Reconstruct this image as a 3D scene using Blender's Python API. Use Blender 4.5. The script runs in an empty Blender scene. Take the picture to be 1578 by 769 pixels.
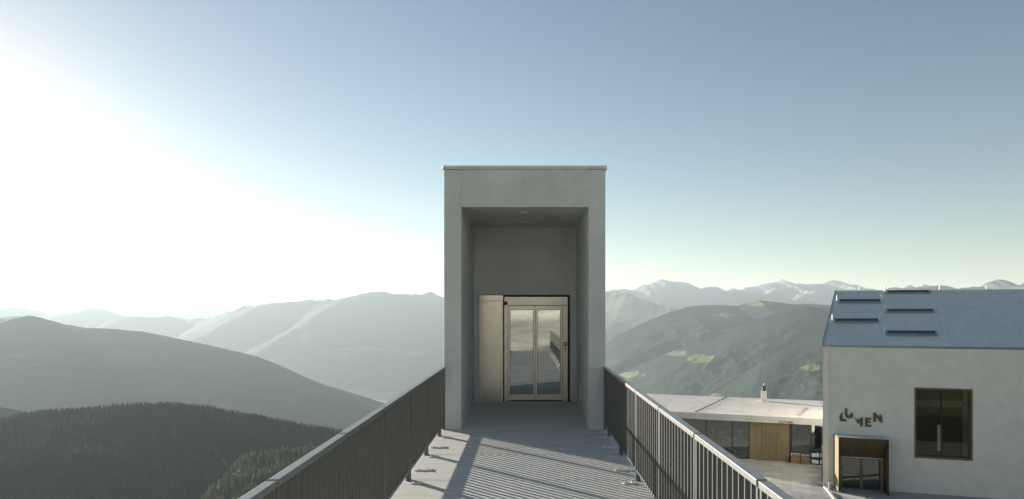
import bpy, bmesh, math, random
import numpy as np
from mathutils import Vector, Matrix
R = math.radians
random.seed(7); RNG = np.random.default_rng(11)

# ------------------------------------------------------------------ camera, sky, sun, exposure
scene = bpy.context.scene
COL = scene.collection
F, VX, VY, CH = 1052.0, 811.0, 481.0, 2.05          # focal (px of the 1578 px photo), vanishing point, eye height above the deck
cam_d = bpy.data.cameras.new('camera'); cam = bpy.data.objects.new('camera', cam_d); COL.objects.link(cam)
cam_d.sensor_width = 36.0; cam_d.lens = F/1578*36
cam_d.shift_x = -(VX-789)/1578; cam_d.shift_y = (VY-384.5)/1578
cam_d.clip_start = 0.05; cam_d.clip_end = 200000
cam.location = (0, 0, CH); cam.rotation_euler = (R(90), 0, 0)
scene.camera = cam
SUN_EL, SUN_AZ = R(8.4), R(-45)                      # azimuth from +Y, negative = to the left
sdir = Vector((math.sin(SUN_AZ)*math.cos(SUN_EL), math.cos(SUN_AZ)*math.cos(SUN_EL), math.sin(SUN_EL)))
world = bpy.data.worlds.new('World'); scene.world = world; world.use_nodes = True
wn = world.node_tree; bg = wn.nodes['Background']
sky = wn.nodes.new('ShaderNodeTexSky'); sky.sky_type = 'NISHITA'; sky.sun_disc = False
sky.sun_elevation = SUN_EL; sky.sun_rotation = SUN_AZ
sky.altitude = 2200; sky.air_density = 1.15; sky.dust_density = 1.6; sky.ozone_density = 1.0
wn.links.new(sky.outputs[0], bg.inputs[0]); bg.inputs[1].default_value = 0.05
sun_d = bpy.data.lights.new('sun', 'SUN'); sun_d.energy = 5.0; sun_d.angle = R(0.5); sun_d.color = (1.0, 0.93, 0.82)
sun = bpy.data.objects.new('sun', sun_d); COL.objects.link(sun); sun.rotation_euler = (-sdir).to_track_quat('-Z', 'Y').to_euler()
vs = scene.view_settings; vs.view_transform = 'Standard'; vs.look = 'None'; vs.gamma = 1.0; vs.use_curve_mapping = False
vs.exposure = 1.58
scene.render.engine = 'CYCLES'
cy = scene.cycles
cy.use_denoising = True; cy.denoising_input_passes = 'RGB_ALBEDO'; cy.denoising_prefilter = 'ACCURATE'; world.cycles.sampling_method = 'NONE'
cy.use_adaptive_sampling = False; cy.volume_bounces = 0; cy.max_bounces = 7; cy.diffuse_bounces = 4; cy.sample_clamp_indirect = 3.0; cy.filter_width = 1.5; cy.sampling_pattern = 'BLUE_NOISE'; cy.transparent_max_bounces = 12
HAZE_DENSITY, HAZE_ANISO = 3.0e-5, 0.22

# ------------------------------------------------------------------ pixel helpers
def ray(px, py): return Vector(((px-VX)/F, 1.0, -(py-VY)/F))
def at(px, py, Y): return Vector((0, 0, CH)) + ray(px, py)*Y
def hit(px, py, p0, n):
    d = ray(px, py); o = Vector((0, 0, CH))
    return o + d*((Vector(p0)-o).dot(n)/d.dot(n))

# ------------------------------------------------------------------ mesh helpers
def link(o, parent=None):
    COL.objects.link(o)
    if parent is not None: o.parent = parent
    return o
def tag(o, label=None, cat=None, group=None, kind=None):
    if label: o['label'] = label
    if cat: o['category'] = cat
    if group: o['group'] = group
    if kind: o['kind'] = kind
    return o
def empty(name, loc=(0, 0, 0), rz=0.0, parent=None):
    o = bpy.data.objects.new(name, None); o.location = loc; o.rotation_euler = (0, 0, rz); o.empty_display_size = 0.2
    return link(o, parent)
class MB:
    def __init__(s): s.v = []; s.f = []
    def poly(s, pts):
        n = len(s.v); s.v += [tuple(p) for p in pts]; s.f.append(tuple(range(n, n+len(pts)))); return s
    def hexa(s, a):          # 8 points: bottom ring 4, top ring 4
        n = len(s.v); s.v += [tuple(p) for p in a]
        for q in ((0,3,2,1),(4,5,6,7),(0,1,5,4),(1,2,6,5),(2,3,7,6),(3,0,4,7)): s.f.append(tuple(n+i for i in q))
        return s
    def box(s, x0, x1, y0, y1, z0, z1):
        return s.hexa([(x0,y0,z0),(x1,y0,z0),(x1,y1,z0),(x0,y1,z0),(x0,y0,z1),(x1,y0,z1),(x1,y1,z1),(x0,y1,z1)])
    def obox(s, o, a, b, c):  # origin + three edge vectors
        o, a, b, c = map(Vector, (o, a, b, c))
        return s.hexa([o, o+a, o+a+b, o+b, o+c, o+a+c, o+a+b+c, o+b+c])
    def prism(s, pts, ext):
        n = len(s.v); k = len(pts); ext = Vector(ext)
        s.v += [tuple(p) for p in pts] + [tuple(Vector(p)+ext) for p in pts]
        s.f.append(tuple(range(n+k-1, n-1, -1))); s.f.append(tuple(range(n+k, n+2*k)))
        for i in range(k): j = (i+1) % k; s.f.append((n+i, n+j, n+k+j, n+k+i))
        return s
    def tube(s, p, q, r, k=8, r2=None):
        p, q = Vector(p), Vector(q); r2 = r if r2 is None else r2
        d = (q-p).normalized(); u = d.orthogonal().normalized(); w = d.cross(u); n = len(s.v)
        for c, rr in ((p, r), (q, r2)):
            for i in range(k): a = 2*math.pi*i/k; s.v.append(tuple(c+(u*math.cos(a)+w*math.sin(a))*rr))
        s.f.append(tuple(range(n+k-1, n-1, -1))); s.f.append(tuple(range(n+k, n+2*k)))
        for i in range(k): j = (i+1) % k; s.f.append((n+i, n+j, n+k+j, n+k+i))
        return s
    def mesh(s, name, mat):
        me = bpy.data.meshes.new(name); me.from_pydata(s.v, [], s.f)
        bm = bmesh.new(); bm.from_mesh(me); bmesh.ops.recalc_face_normals(bm, faces=bm.faces); bm.to_mesh(me); bm.free()
        if mat: me.materials.append(mat)
        return me
    def build(s, name, mat, parent=None, bevel=0.0):
        o = bpy.data.objects.new(name, s.mesh(name, mat))
        if bevel:
            m = o.modifiers.new('bevel', 'BEVEL'); m.width = bevel; m.segments = 2; m.limit_method = 'ANGLE'; m.harden_normals = False
        return link(o, parent)
def inst(name, me, parent, loc=(0, 0, 0), rot=(0, 0, 0), sc=None):
    o = bpy.data.objects.new(name, me); o.location = loc; o.rotation_euler = rot
    if sc: o.scale = sc
    return link(o, parent)

# ------------------------------------------------------------------ materials
def newmat(name):
    m = bpy.data.materials.new(name); m.use_nodes = True
    nt = m.node_tree; b = nt.nodes['Principled BSDF']
    return m, nt, b
def N(nt, t, **kw):
    n = nt.nodes.new(t)
    for k, v in kw.items():
        if k.startswith('i_'):
            key = k[2:].replace('_', ' ')
            n.inputs[key].default_value = v
        else: setattr(n, k, v)
    return n
def ramp(nt, fac, stops):
    r = nt.nodes.new('ShaderNodeValToRGB'); e = r.color_ramp.elements
    while len(e) < len(stops): e.new(0.5)
    for el, (p, c) in zip(e, stops): el.position = p; el.color = (*c, 1) if len(c) == 3 else c
    nt.links.new(fac, r.inputs[0]); return r
def surf(name, c1, c2, scale=3.0, rough=0.7, bump=0.1, bscale=60.0, metal=0.0, stretch=(1, 1, 1), spec=0.5, rand=0.0, detail=6.0, bdist=0.01):
    """mottled procedural surface: two tones by noise, fine bump, optional per-object tone shift"""
    m, nt, b = newmat(name); L = nt.links.new
    tc = N(nt, 'ShaderNodeTexCoord'); mp = N(nt, 'ShaderNodeMapping'); mp.inputs['Scale'].default_value = stretch
    geo = N(nt, 'ShaderNodeNewGeometry'); L(geo.outputs['Position'], mp.inputs[0])
    n1 = N(nt, 'ShaderNodeTexNoise', i_Scale=scale, i_Detail=detail, i_Roughness=0.6); L(mp.outputs[0], n1.inputs[0])
    r = ramp(nt, n1.outputs[0], [(0.3, c1), (0.7, c2)])
    out = r.outputs[0]
    if rand:
        oi = N(nt, 'ShaderNodeObjectInfo'); mr = N(nt, 'ShaderNodeMapRange'); mr.inputs[3].default_value = 1-rand; mr.inputs[4].default_value = 1+rand
        L(oi.outputs['Random'], mr.inputs[0]); hv = N(nt, 'ShaderNodeHueSaturation'); L(out, hv.inputs['Color']); L(mr.outputs[0], hv.inputs['Value']); out = hv.outputs[0]
    L(out, b.inputs['Base Color'])
    n2 = N(nt, 'ShaderNodeTexNoise', i_Scale=bscale, i_Detail=4.0); L(geo.outputs['Position'], n2.inputs[0])
    bp = N(nt, 'ShaderNodeBump', i_Strength=bump, i_Distance=bdist); L(n2.outputs[0], bp.inputs['Height']); L(bp.outputs[0], b.inputs['Normal'])
    rr = N(nt, 'ShaderNodeMapRange'); rr.inputs[3].default_value = max(rough-0.08, 0.02); rr.inputs[4].default_value = min(rough+0.08, 1)
    L(n2.outputs[0], rr.inputs[0]); L(rr.outputs[0], b.inputs['Roughness'])
    b.inputs['Metallic'].default_value = metal; b.inputs['Specular IOR Level'].default_value = spec
    return m
def glass(name, refl=0.3, tint=(0.75, 0.8, 0.78), rough=0.0):
    m, nt, b = newmat(name); L = nt.links.new; nt.nodes.remove(b)
    out = nt.nodes['Material Output']
    tr = N(nt, 'ShaderNodeBsdfTransparent', i_Color=(*tint, 1)); gl = N(nt, 'ShaderNodeBsdfGlossy', i_Roughness=rough)
    gl.inputs['Color'].default_value = (0.95, 0.97, 0.95, 1)
    geo = N(nt, 'ShaderNodeNewGeometry'); nz = N(nt, 'ShaderNodeTexNoise', i_Scale=1.3, i_Detail=1.0); L(geo.outputs['Position'], nz.inputs[0])
    bp = N(nt, 'ShaderNodeBump', i_Strength=0.03, i_Distance=0.02); L(nz.outputs[0], bp.inputs['Height']); L(bp.outputs[0], gl.inputs['Normal'])
    fr = N(nt, 'ShaderNodeLayerWeight', i_Blend=0.35); mr = N(nt, 'ShaderNodeMapRange'); mr.inputs[3].default_value = refl; mr.inputs[4].default_value = 1.0
    L(fr.outputs['Fresnel'], mr.inputs[0])
    mx = N(nt, 'ShaderNodeMixShader'); L(mr.outputs[0], mx.inputs[0]); L(tr.outputs[0], mx.inputs[1]); L(gl.outputs[0], mx.inputs[2])
    L(mx.outputs[0], out.inputs[0]); return m
def concrete(name, c1, c2, streak=0.25, boards=0.0, fine=0.12):
    """cast concrete / render: cloudy tone, vertical streaks, pores"""
    m, nt, b = newmat(name); L = nt.links.new
    geo = N(nt, 'ShaderNodeNewGeometry')
    n1 = N(nt, 'ShaderNodeTexNoise', i_Scale=1.1, i_Detail=8.0, i_Roughness=0.62); L(geo.outputs['Position'], n1.inputs[0])
    mp = N(nt, 'ShaderNodeMapping'); mp.inputs['Scale'].default_value = (9, 9, 0.35); L(geo.outputs['Position'], mp.inputs[0])
    n2 = N(nt, 'ShaderNodeTexNoise', i_Scale=1.0, i_Detail=5.0); L(mp.outputs[0], n2.inputs[0])
    n3 = N(nt, 'ShaderNodeTexNoise', i_Scale=55.0, i_Detail=3.0); L(geo.outputs['Position'], n3.inputs[0])
    mix = N(nt, 'ShaderNodeMath', operation='MULTIPLY_ADD'); L(n2.outputs[0], mix.inputs[0]); mix.inputs[1].default_value = streak; L(n1.outputs[0], mix.inputs[2])
    mix2 = N(nt, 'ShaderNodeMath', operation='MULTIPLY_ADD'); L(n3.outputs[0], mix2.inputs[0]); mix2.inputs[1].default_value = fine; L(mix.outputs[0], mix2.inputs[2])
    r = ramp(nt, mix2.outputs[0], [(0.42, c1), (0.9, c2)]); L(r.outputs[0], b.inputs['Base Color'])
    n4 = N(nt, 'ShaderNodeTexNoise', i_Scale=140.0, i_Detail=3.0); L(geo.outputs['Position'], n4.inputs[0])
    bp = N(nt, 'ShaderNodeBump', i_Strength=0.25, i_Distance=0.006); L(n4.outputs[0], bp.inputs['Height']); L(bp.outputs[0], b.inputs['Normal'])
    b.inputs['Roughness'].default_value = 0.85; b.inputs['Specular IOR Level'].default_value = 0.3
    return m
M = {}
M['concrete'] = concrete('cast_concrete', (0.49, 0.505, 0.49), (0.65, 0.665, 0.645), streak=0.3)
M['deck'] = surf('deck_concrete', (0.53, 0.505, 0.45), (0.66, 0.635, 0.57), scale=2.2, rough=0.8, bump=0.35, bscale=90, rand=0.05, stretch=(0.6, 3.0, 1), bdist=0.006)
M['joint'] = surf('joint_filler', (0.05, 0.05, 0.05), (0.08, 0.08, 0.075), rough=0.9)
M['rail'] = surf('railing_paint', (0.105, 0.108, 0.103), (0.14, 0.142, 0.135), scale=9, rough=0.42, bump=0.04, bscale=200, metal=0.25)
M['handrail'] = surf('handrail_metal', (0.20, 0.20, 0.19), (0.26, 0.26, 0.245), scale=12, rough=0.38, bump=0.03, bscale=240, metal=0.35)
M['plate'] = surf('galvanised_plate', (0.62, 0.62, 0.60), (0.76, 0.76, 0.73), scale=30, rough=0.5, metal=0.1, bump=0.05)
M['flash'] = surf('zinc_flashing', (0.45, 0.47, 0.48), (0.56, 0.58, 0.58), scale=6, rough=0.35, metal=0.6, bump=0.03)
M['steel'] = surf('brushed_stainless', (0.50, 0.485, 0.44), (0.60, 0.58, 0.53), scale=4, rough=0.34, metal=0.9, bump=0.05, bscale=30, stretch=(1, 1, 8))
M['steel_panel'] = surf('satin_stainless', (0.44, 0.42, 0.365), (0.56, 0.53, 0.46), scale=1.5, rough=0.22, metal=1.0, bump=0.02, bscale=9, stretch=(1, 1, 0.3), bdist=0.004)
M['black'] = surf('black_gasket', (0.015, 0.015, 0.015), (0.03, 0.03, 0.03), rough=0.6)
M['lift_glass'] = glass('lift_glass', 0.40, (0.6, 0.64, 0.6), 0.02)
M['glass'] = glass('window_glass', 0.13, (0.6, 0.64, 0.62))
M['glass_dark'] = glass('dark_window_glass', 0.0, (0.86, 0.86, 0.84))
M['cabin'] = surf('lift_cabin_steel', (0.10, 0.10, 0.095), (0.15, 0.15, 0.14), rough=0.4, metal=0.5)
M['blue'] = surf('blue_sticker', (0.02, 0.05, 0.35), (0.03, 0.07, 0.42), rough=0.4)
M['slate'] = surf('weathered_zinc', (0.22, 0.25, 0.27), (0.3, 0.33, 0.35), scale=3, rough=0.5, metal=0.3)
M['pane_dark'] = surf('dark_roof_pane', (0.05, 0.06, 0.07), (0.08, 0.09, 0.10), rough=0.25)
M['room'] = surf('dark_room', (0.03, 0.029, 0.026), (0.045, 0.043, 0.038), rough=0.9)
M['white'] = surf('white_plastic', (0.72, 0.72, 0.70), (0.8, 0.8, 0.78), rough=0.5)
M['render'] = concrete('lime_render', (0.72, 0.69, 0.62), (0.84, 0.805, 0.73), streak=0.15, fine=0.2)
M['bronze'] = surf('bronze_cladding', (0.155, 0.11, 0.062), (0.21, 0.155, 0.09), scale=3, rough=0.42, metal=0.35, bump=0.05, rand=0.08, stretch=(1, 1, 0.2))
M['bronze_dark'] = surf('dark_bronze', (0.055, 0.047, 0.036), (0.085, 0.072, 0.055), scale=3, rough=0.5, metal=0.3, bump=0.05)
M['bronze_light'] = surf('pale_bronze_cladding', (0.20, 0.155, 0.09), (0.26, 0.205, 0.125), scale=3, rough=0.5, metal=0.2, bump=0.05, rand=0.06, stretch=(1, 1, 0.2))
M['letter'] = surf('bronze_letters', (0.12, 0.10, 0.066), (0.17, 0.14, 0.095), scale=8, rough=0.45, metal=0.4)
M['roof_pale'] = surf('pale_roof_membrane', (0.53, 0.495, 0.45), (0.66, 0.625, 0.57), scale=0.9, rough=0.7, bump=0.05, rand=0.05)
M['fascia'] = surf('pale_fascia', (0.50, 0.49, 0.45), (0.60, 0.59, 0.55), scale=1.5, rough=0.6)
M['dark_metal'] = surf('dark_window_metal', (0.03, 0.03, 0.03), (0.05, 0.05, 0.048), rough=0.45, metal=0.4)
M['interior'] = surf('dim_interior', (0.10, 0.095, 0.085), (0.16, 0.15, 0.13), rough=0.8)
M['wood'] = surf('planter_wood', (0.22, 0.13, 0.065), (0.33, 0.20, 0.105), scale=5, rough=0.7, stretch=(1, 1, 6), rand=0.12)
M['paver'] = surf('plaza_slab', (0.34, 0.325, 0.295), (0.46, 0.44, 0.40), scale=1.6, rough=0.8, bump=0.2, bscale=40, rand=0.14)
M['plaza'] = surf('plaza_bed', (0.30, 0.288, 0.263), (0.42, 0.40, 0.365), scale=1.2, rough=0.9)
M['gravel'] = surf('gravel', (0.40, 0.35, 0.28), (0.55, 0.50, 0.42), scale=0.6, rough=0.95, bump=0.4, bscale=8, bdist=0.05)
M['chimney'] = surf('pale_chimney', (0.55, 0.54, 0.51), (0.66, 0.65, 0.62), rough=0.6)
M['path'] = surf('forest_track', (0.13, 0.125, 0.105), (0.20, 0.19, 0.165), scale=0.05, rough=0.95)
M['bark'] = surf('spruce_bark', (0.06, 0.045, 0.03), (0.10, 0.075, 0.05), rough=0.95)
def foliage(name, c1, c2, tr=0.35, attr=None):
    m, nt, b = newmat(name); L = nt.links.new
    geo = N(nt, 'ShaderNodeNewGeometry'); n = N(nt, 'ShaderNodeTexNoise', i_Scale=0.12, i_Detail=5.0); L(geo.outputs['Position'], n.inputs[0])
    r = ramp(nt, n.outputs[0], [(0.32, c1), (0.68, c2)])
    oi = N(nt, 'ShaderNodeObjectInfo'); mr = N(nt, 'ShaderNodeMapRange'); mr.inputs[3].default_value = 0.7; mr.inputs[4].default_value = 1.3; L(oi.outputs['Random'], mr.inputs[0])
    hv = N(nt, 'ShaderNodeHueSaturation'); L(r.outputs[0], hv.inputs['Color']); L(mr.outputs[0], hv.inputs['Value'])
    if attr: at_ = N(nt, 'ShaderNodeAttribute'); at_.attribute_name = attr; L(at_.outputs['Fac'], hv.inputs['Value'])
    L(hv.outputs[0], b.inputs['Base Color']); b.inputs['Roughness'].default_value = 0.85; b.inputs['Specular IOR Level'].default_value = 0.2
    t = N(nt, 'ShaderNodeBsdfTranslucent'); L(hv.outputs[0], t.inputs[0])
    mx = N(nt, 'ShaderNodeMixShader'); mx.inputs[0].default_value = tr; L(b.outputs[0], mx.inputs[1]); L(t.outputs[0], mx.inputs[2])
    L(mx.outputs[0], nt.nodes['Material Output'].inputs[0]); return m
M['spruce_wood'] = None
M['spruce'] = foliage('spruce_foliage', (0.012, 0.020, 0.011), (0.036, 0.045, 0.022), 0.2)
M['spruce_wood'] = foliage('spruce_wood_foliage', (0.012, 0.020, 0.011), (0.036, 0.045, 0.022), 0.2, 'tint')
M['larch'] = foliage('larch_foliage', (0.20, 0.20, 0.095), (0.34, 0.33, 0.165), 0.65)
M['larch_wood'] = foliage('larch_wood_foliage', (0.18, 0.18, 0.085), (0.32, 0.31, 0.155), 0.65, 'tint')
def terrain_mat(name, scale, bump=0.6, bdist=8.0):
    """colour comes from the land-cover attribute (forest, meadow, rock, snow), broken up by noise"""
    m, nt, b = newmat(name); L = nt.links.new
    a = N(nt, 'ShaderNodeAttribute'); a.attribute_name = 'cover'
    geo = N(nt, 'ShaderNodeNewGeometry'); n = N(nt, 'ShaderNodeTexNoise', i_Scale=scale, i_Detail=8.0, i_Roughness=0.7); L(geo.outputs['Position'], n.inputs[0])
    mr = N(nt, 'ShaderNodeMapRange'); mr.inputs[1].default_value = 0.3; mr.inputs[2].default_value = 0.7; mr.inputs[3].default_value = 0.62; mr.inputs[4].default_value = 1.4; L(n.outputs[0], mr.inputs[0])
    hv = N(nt, 'ShaderNodeHueSaturation'); L(a.outputs['Color'], hv.inputs['Color']); L(mr.outputs[0], hv.inputs['Value'])
    L(hv.outputs[0], b.inputs['Base Color']); b.inputs['Roughness'].default_value = 0.95; b.inputs['Specular IOR Level'].default_value = 0.1
    bp = N(nt, 'ShaderNodeBump', i_Strength=bump, i_Distance=bdist); L(n.outputs[0], bp.inputs['Height']); L(bp.outputs[0], b.inputs['Normal'])
    return m
M['land_near'] = terrain_mat('summit_land', 0.35, 0.5, 0.2)
M['land_mid'] = terrain_mat('forest_land', 0.03, 0.8, 8.0)
M['land_green'] = terrain_mat('wooded_mountain_land', 0.022, 0.7, 14.0)
M['land_far'] = terrain_mat('mountain_land', 0.008, 0.8, 30.0)

# ------------------------------------------------------------------ numpy noise
_perm = RNG.random((256, 256))
def vnoise(x, y):
    xi = np.floor(x).astype(int); yi = np.floor(y).astype(int); fx = x-xi; fy = y-yi
    fx = fx*fx*fx*(fx*(fx*6-15)+10); fy = fy*fy*fy*(fy*(fy*6-15)+10)
    g = lambda a, b: _perm[a & 255, b & 255]
    return (g(xi, yi)*(1-fx)+g(xi+1, yi)*fx)*(1-fy)+(g(xi, yi+1)*(1-fx)+g(xi+1, yi+1)*fx)*fy
def fbm(x, y, o=5, gain=0.5):
    s = 0; a = 1; t = 0
    for i in range(o): s = s+a*vnoise(x*2**i+17.3*i, y*2**i-9.1*i); t += a; a *= gain
    return s/t
def ridged(x, y, o=5, gain=0.5):
    s = 0; a = 1; t = 0
    for i in range(o): s = s+a*(1-np.abs(2*vnoise(x*2**i+31.7*i, y*2**i+5.3*i)-1)); t += a; a *= gain
    return s/t
def sstep(a, b, x): t = np.clip((x-a)/(b-a), 0, 1); return t*t*(3-2*t)
def grid_mesh(name, P, mat, cover=None, smooth=True):
    nu, nv = P.shape[:2]
    me = bpy.data.meshes.new(name); me.vertices.add(nu*nv); me.vertices.foreach_set('co', P.reshape(-1).astype(np.float32))
    i = np.arange(nu*nv).reshape(nu, nv); q = np.stack([i[:-1, :-1], i[1:, :-1], i[1:, 1:], i[:-1, 1:]], -1).reshape(-1, 4)
    me.loops.add(q.size); me.loops.foreach_set('vertex_index', q.reshape(-1).astype(np.int32))
    me.polygons.add(len(q)); me.polygons.foreach_set('loop_start', np.arange(0, q.size, 4, dtype=np.int32))
    me.polygons.foreach_set('use_smooth', np.full(len(q), smooth))
    me.update(calc_edges=True); me.validate()
    if cover is not None:
        at_ = me.attributes.new('cover', 'FLOAT_COLOR', 'POINT'); c = np.ones((nu*nv, 4), np.float32); c[:, :3] = cover.reshape(-1, 3); at_.data.foreach_set('color', c.reshape(-1))
    me.materials.append(mat)
    return link(bpy.data.objects.new(name, me))
FOREST, MEADOW, ROCK, SNOW, GRASS = [np.array(c) for c in ((0.021, 0.038, 0.028), (0.20, 0.20, 0.085), (0.19, 0.18, 0.165), (0.30, 0.31, 0.31), (0.10, 0.11, 0.06))]
def blend(a, b, t): return a*(1-t[..., None])+b*t[..., None]

# ------------------------------------------------------------------ ground: one sheet from the summit to the valley floor
PLAZA_Z = -11.25
def ground_z(x, y):
    dx = np.maximum(np.maximum(-1-x, x-80), 0); dy = np.maximum(y-82, 0); d = np.sqrt(dx*dx+dy*dy)
    front = PLAZA_Z-0.06-0.42*d-0.0*d
    front = np.where(d < 3000, front, PLAZA_Z-0.06-0.42*3000-(d-3000)*0.05)
    front = np.maximum(front, -1420.0)
    back = -0.25+0.16*np.maximum(-y-7, 0)+0.34*np.maximum(-y-18, 0); back = 60*(1-np.exp(-np.maximum(back, -2)/60))
    far = np.sqrt(x*x+y*y); back = back-0.35*np.maximum(far-180, 0)
    back = back-0.12*np.maximum(np.abs(x+4)-70, 0)
    back = np.maximum(back, -1420.0)
    t = sstep(8, -6.2, y)
    z = front*(1-t)+back*t
    rough_ = (fbm(x*0.05, y*0.05, 4)-0.5)*sstep(4, 40, d+np.maximum(-y-14, 0))*np.minimum(4+far*0.02, 60)
    return z+rough_-0.02
rad = np.concatenate([[0.0], np.geomspace(1.0, 46000, 330)]); ang = np.linspace(0, 2*math.pi, 361)
RA, AN = np.meshgrid(rad, ang, indexing='ij'); GX, GY = RA*np.sin(AN)+0.0, RA*np.cos(AN)
GZ = ground_z(GX, GY)
g_c = blend(np.broadcast_to(GRASS, GX.shape+(3,)), FOREST, sstep(60, 500, RA)*sstep(0.35, 0.6, fbm(GX*0.004, GY*0.004)))
g_c = blend(g_c, np.array((0.56, 0.53, 0.46)), sstep(-5.5, -7, GY)*sstep(200, 140, RA)*sstep(0.15, 0.4, fbm(GX*0.07+3, GY*0.07)))  # pale slope behind the viewer, steepened and lightened to bounce sun onto the tower
val = sstep(-1300, -1400, GZ); g_c = blend(g_c, MEADOW*0.9, val*sstep(0.42, 0.6, fbm(GX*0.0012, GY*0.0012, 5)))
ground = grid_mesh('ground', np.stack([GX, GY, GZ], -1), M['land_near'], g_c); tag(ground, kind='structure')

# ------------------------------------------------------------------ mountain ranges
def resample(pts, n):
    p = np.array(pts, float); d = np.concatenate([[0], np.cumsum(np.hypot(np.diff(p[:, 0]), np.diff(p[:, 1])*0.3))]); t = np.linspace(0, d[-1], n)
    return np.stack([np.interp(t, d, p[:, k]) for k in range(p.shape[1])], -1)
def ridge(name, pts, n, nv, front, back, sf, sb, spur, spur_scale, rug, rug_scale, mat, cover, across=None, foot=-1450.0, curve=0.0, jag=0.0, jag_scale=500.0):
    """pts: (photo x, photo y, distance) along the crest. The flanks fall to both sides with spurs."""
    c = resample(pts, n)
    C = np.stack([(c[:, 0]-VX)/F*c[:, 2], c[:, 2], CH-(c[:, 1]-VY)/F*c[:, 2]], -1)
    if jag: L1 = np.concatenate([[0], np.cumsum(np.hypot(np.diff(C[:, 0]), np.diff(C[:, 1])))]); J = jag*(ridged(L1/jag_scale+C[0, 0]*0.01, L1*0+3.3, 5, 0.6)-0.62)
    if across is None:
        t = C[-1, :2]-C[0, :2]; a = np.array([-t[1], t[0]]); a /= np.linalg.norm(a)
        if a[1] < 0: a = -a
    else: a = np.array(across)/np.linalg.norm(across)
    v = np.concatenate([-np.linspace(1, 0, nv)**1.5*front, np.linspace(0, 1, nv//3)[1:]**1.4*back])
    X = C[:, None, 0]+a[0]*v[None]; Y = C[:, None, 1]+a[1]*v[None]
    w = np.abs(v)[None]; sl = np.where(v < 0, sf, sb)[None]
    Z = C[:, None, 2]-sl*w-curve*w*w/1000.0
    if jag: Z = Z+J[:, None]*np.exp(-w/(jag_scale*0.7))
    k = sstep(0, spur_scale*0.9, w)
    Z = Z+spur*(ridged(X/spur_scale, Y/spur_scale, 5, 0.5)-0.72)*k
    Z = Z+rug*(fbm(X/rug_scale, Y/rug_scale, 5, 0.6)-0.5)*(0.35+0.65*k)
    Z = np.maximum(Z, foot)
    P = np.stack([X, Y, Z], -1)
    o = grid_mesh(name, P, mat, cover(X, Y, Z)); tag(o, kind='structure'); return o, P
def cover_forest(treeline=None, meadow=0.62, ms=900.0, spots=(), rockc=None):
    def f(X, Y, Z):
        c = np.broadcast_to(FOREST, X.shape+(3,)).copy()
        n = fbm(X/ms, Y/ms, 4)
        c = blend(c, MEADOW*0.55, sstep(meadow, meadow+0.08, n))
        if treeline is not None:
            t = sstep(treeline-90, treeline+120, Z+(fbm(X/300, Y/300, 4)-0.5)*320)
            c = blend(c, np.array((0.085, 0.092, 0.06)), t)
            c = blend(c, ROCK*0.8, sstep(treeline+150, treeline+500, Z+(fbm(X/250+9, Y/250, 4)-0.5)*500))
        if len(spots):
            px = VX+F*X/Y; py = VY-F*(Z-CH)/Y
            wob = (fbm(X/120+4, Y/120, 4)-0.5)*1.5
            for (sx, sy, rx, ry) in spots:
                d = np.hypot((px-sx)/rx, (py-sy)/ry)+wob; c = blend(c, np.array((0.16, 0.175, 0.085)), sstep(1.1, 0.7, d))
        return c
    return f
def cover_alpine(snowline):
    def f(X, Y, Z):
        c = np.broadcast_to(FOREST*1.1, X.shape+(3,)).copy(); j = (fbm(X/700, Y/700, 5)-0.5)
        c = blend(c, np.array((0.12, 0.115, 0.075)), sstep(-350, 100, Z+j*700))
        c = blend(c, ROCK, sstep(100, 500, Z+j*800))
        c = blend(c, SNOW, sstep(snowline, snowline+120, Z+j*900)*sstep(0.47, 0.56, fbm(X/900+5, Y/900, 4)))
        return c
    return f
D = lambda pts, y: [(a, b, y) for a, b in pts]
# farthest chain, left to right
ridge('far_mountain_range', D([(-350,470),(-200,476),(-60,470),(0,473),(60,476),(110,474),(170,472),(230,470),(255,463),(280,460),(310,462),(345,460),(370,464),(400,461),(440,466),(520,468),(640,465),(760,462),(900,455)], 34000),
      420, 60, 9000, 6000, 0.14, 0.2, 420, 2600, 110, 700, M['land_far'], cover_alpine(900), jag=130, jag_scale=1500)
ridge('mountain_range', [(-300,480,21000),(-120,474,21000),(-30,474,21000),(0,475,21000),(22,471,21000),(32,472,21000),(50,478,21000),(80,480,21000),(110,478,21000),(145,475,21000),(165,479,21000),(185,486,21000),(230,490,21000),(320,494,21000),(420,500,21000)],
      300, 60, 6000, 4000, 0.16, 0.2, 300, 1800, 60, 500, M['land_far'], cover_alpine(1200), jag=70, jag_scale=900)
ridge('alpine_range', [(640,470,19000),(760,455,19500),(860,450,20000),(915,455,20000),(936,449,20000),(946,446,20000),(960,443,20000),(975,446,20000),(990,439,20000),(1005,436,20000),(1020,432,20000),(1032,435,20000),(1045,434,20000),(1060,436,20000),(1070,441,20000),(1078,445,20000),(1090,442,20000),(1104,442,20000),(1120,446,20000),(1135,446,20000),(1150,445,20000),(1165,441,20000),(1180,438,20000),(1195,436,20000),(1206,431,20000),(1216,435,20000),(1240,438,20000),(1255,437,20000),(1270,437,20000),(1284,431,20000),(1300,434,20000),(1320,440,20000),(1335,446,20000),(1360,449,20000),(1420,452,20000),(1700,448,20000)],
      900, 110, 8000, 5000, 0.24, 0.3, 800, 2000, 170, 420, M['land_far'], cover_alpine(560), jag=190, jag_scale=900)
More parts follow.
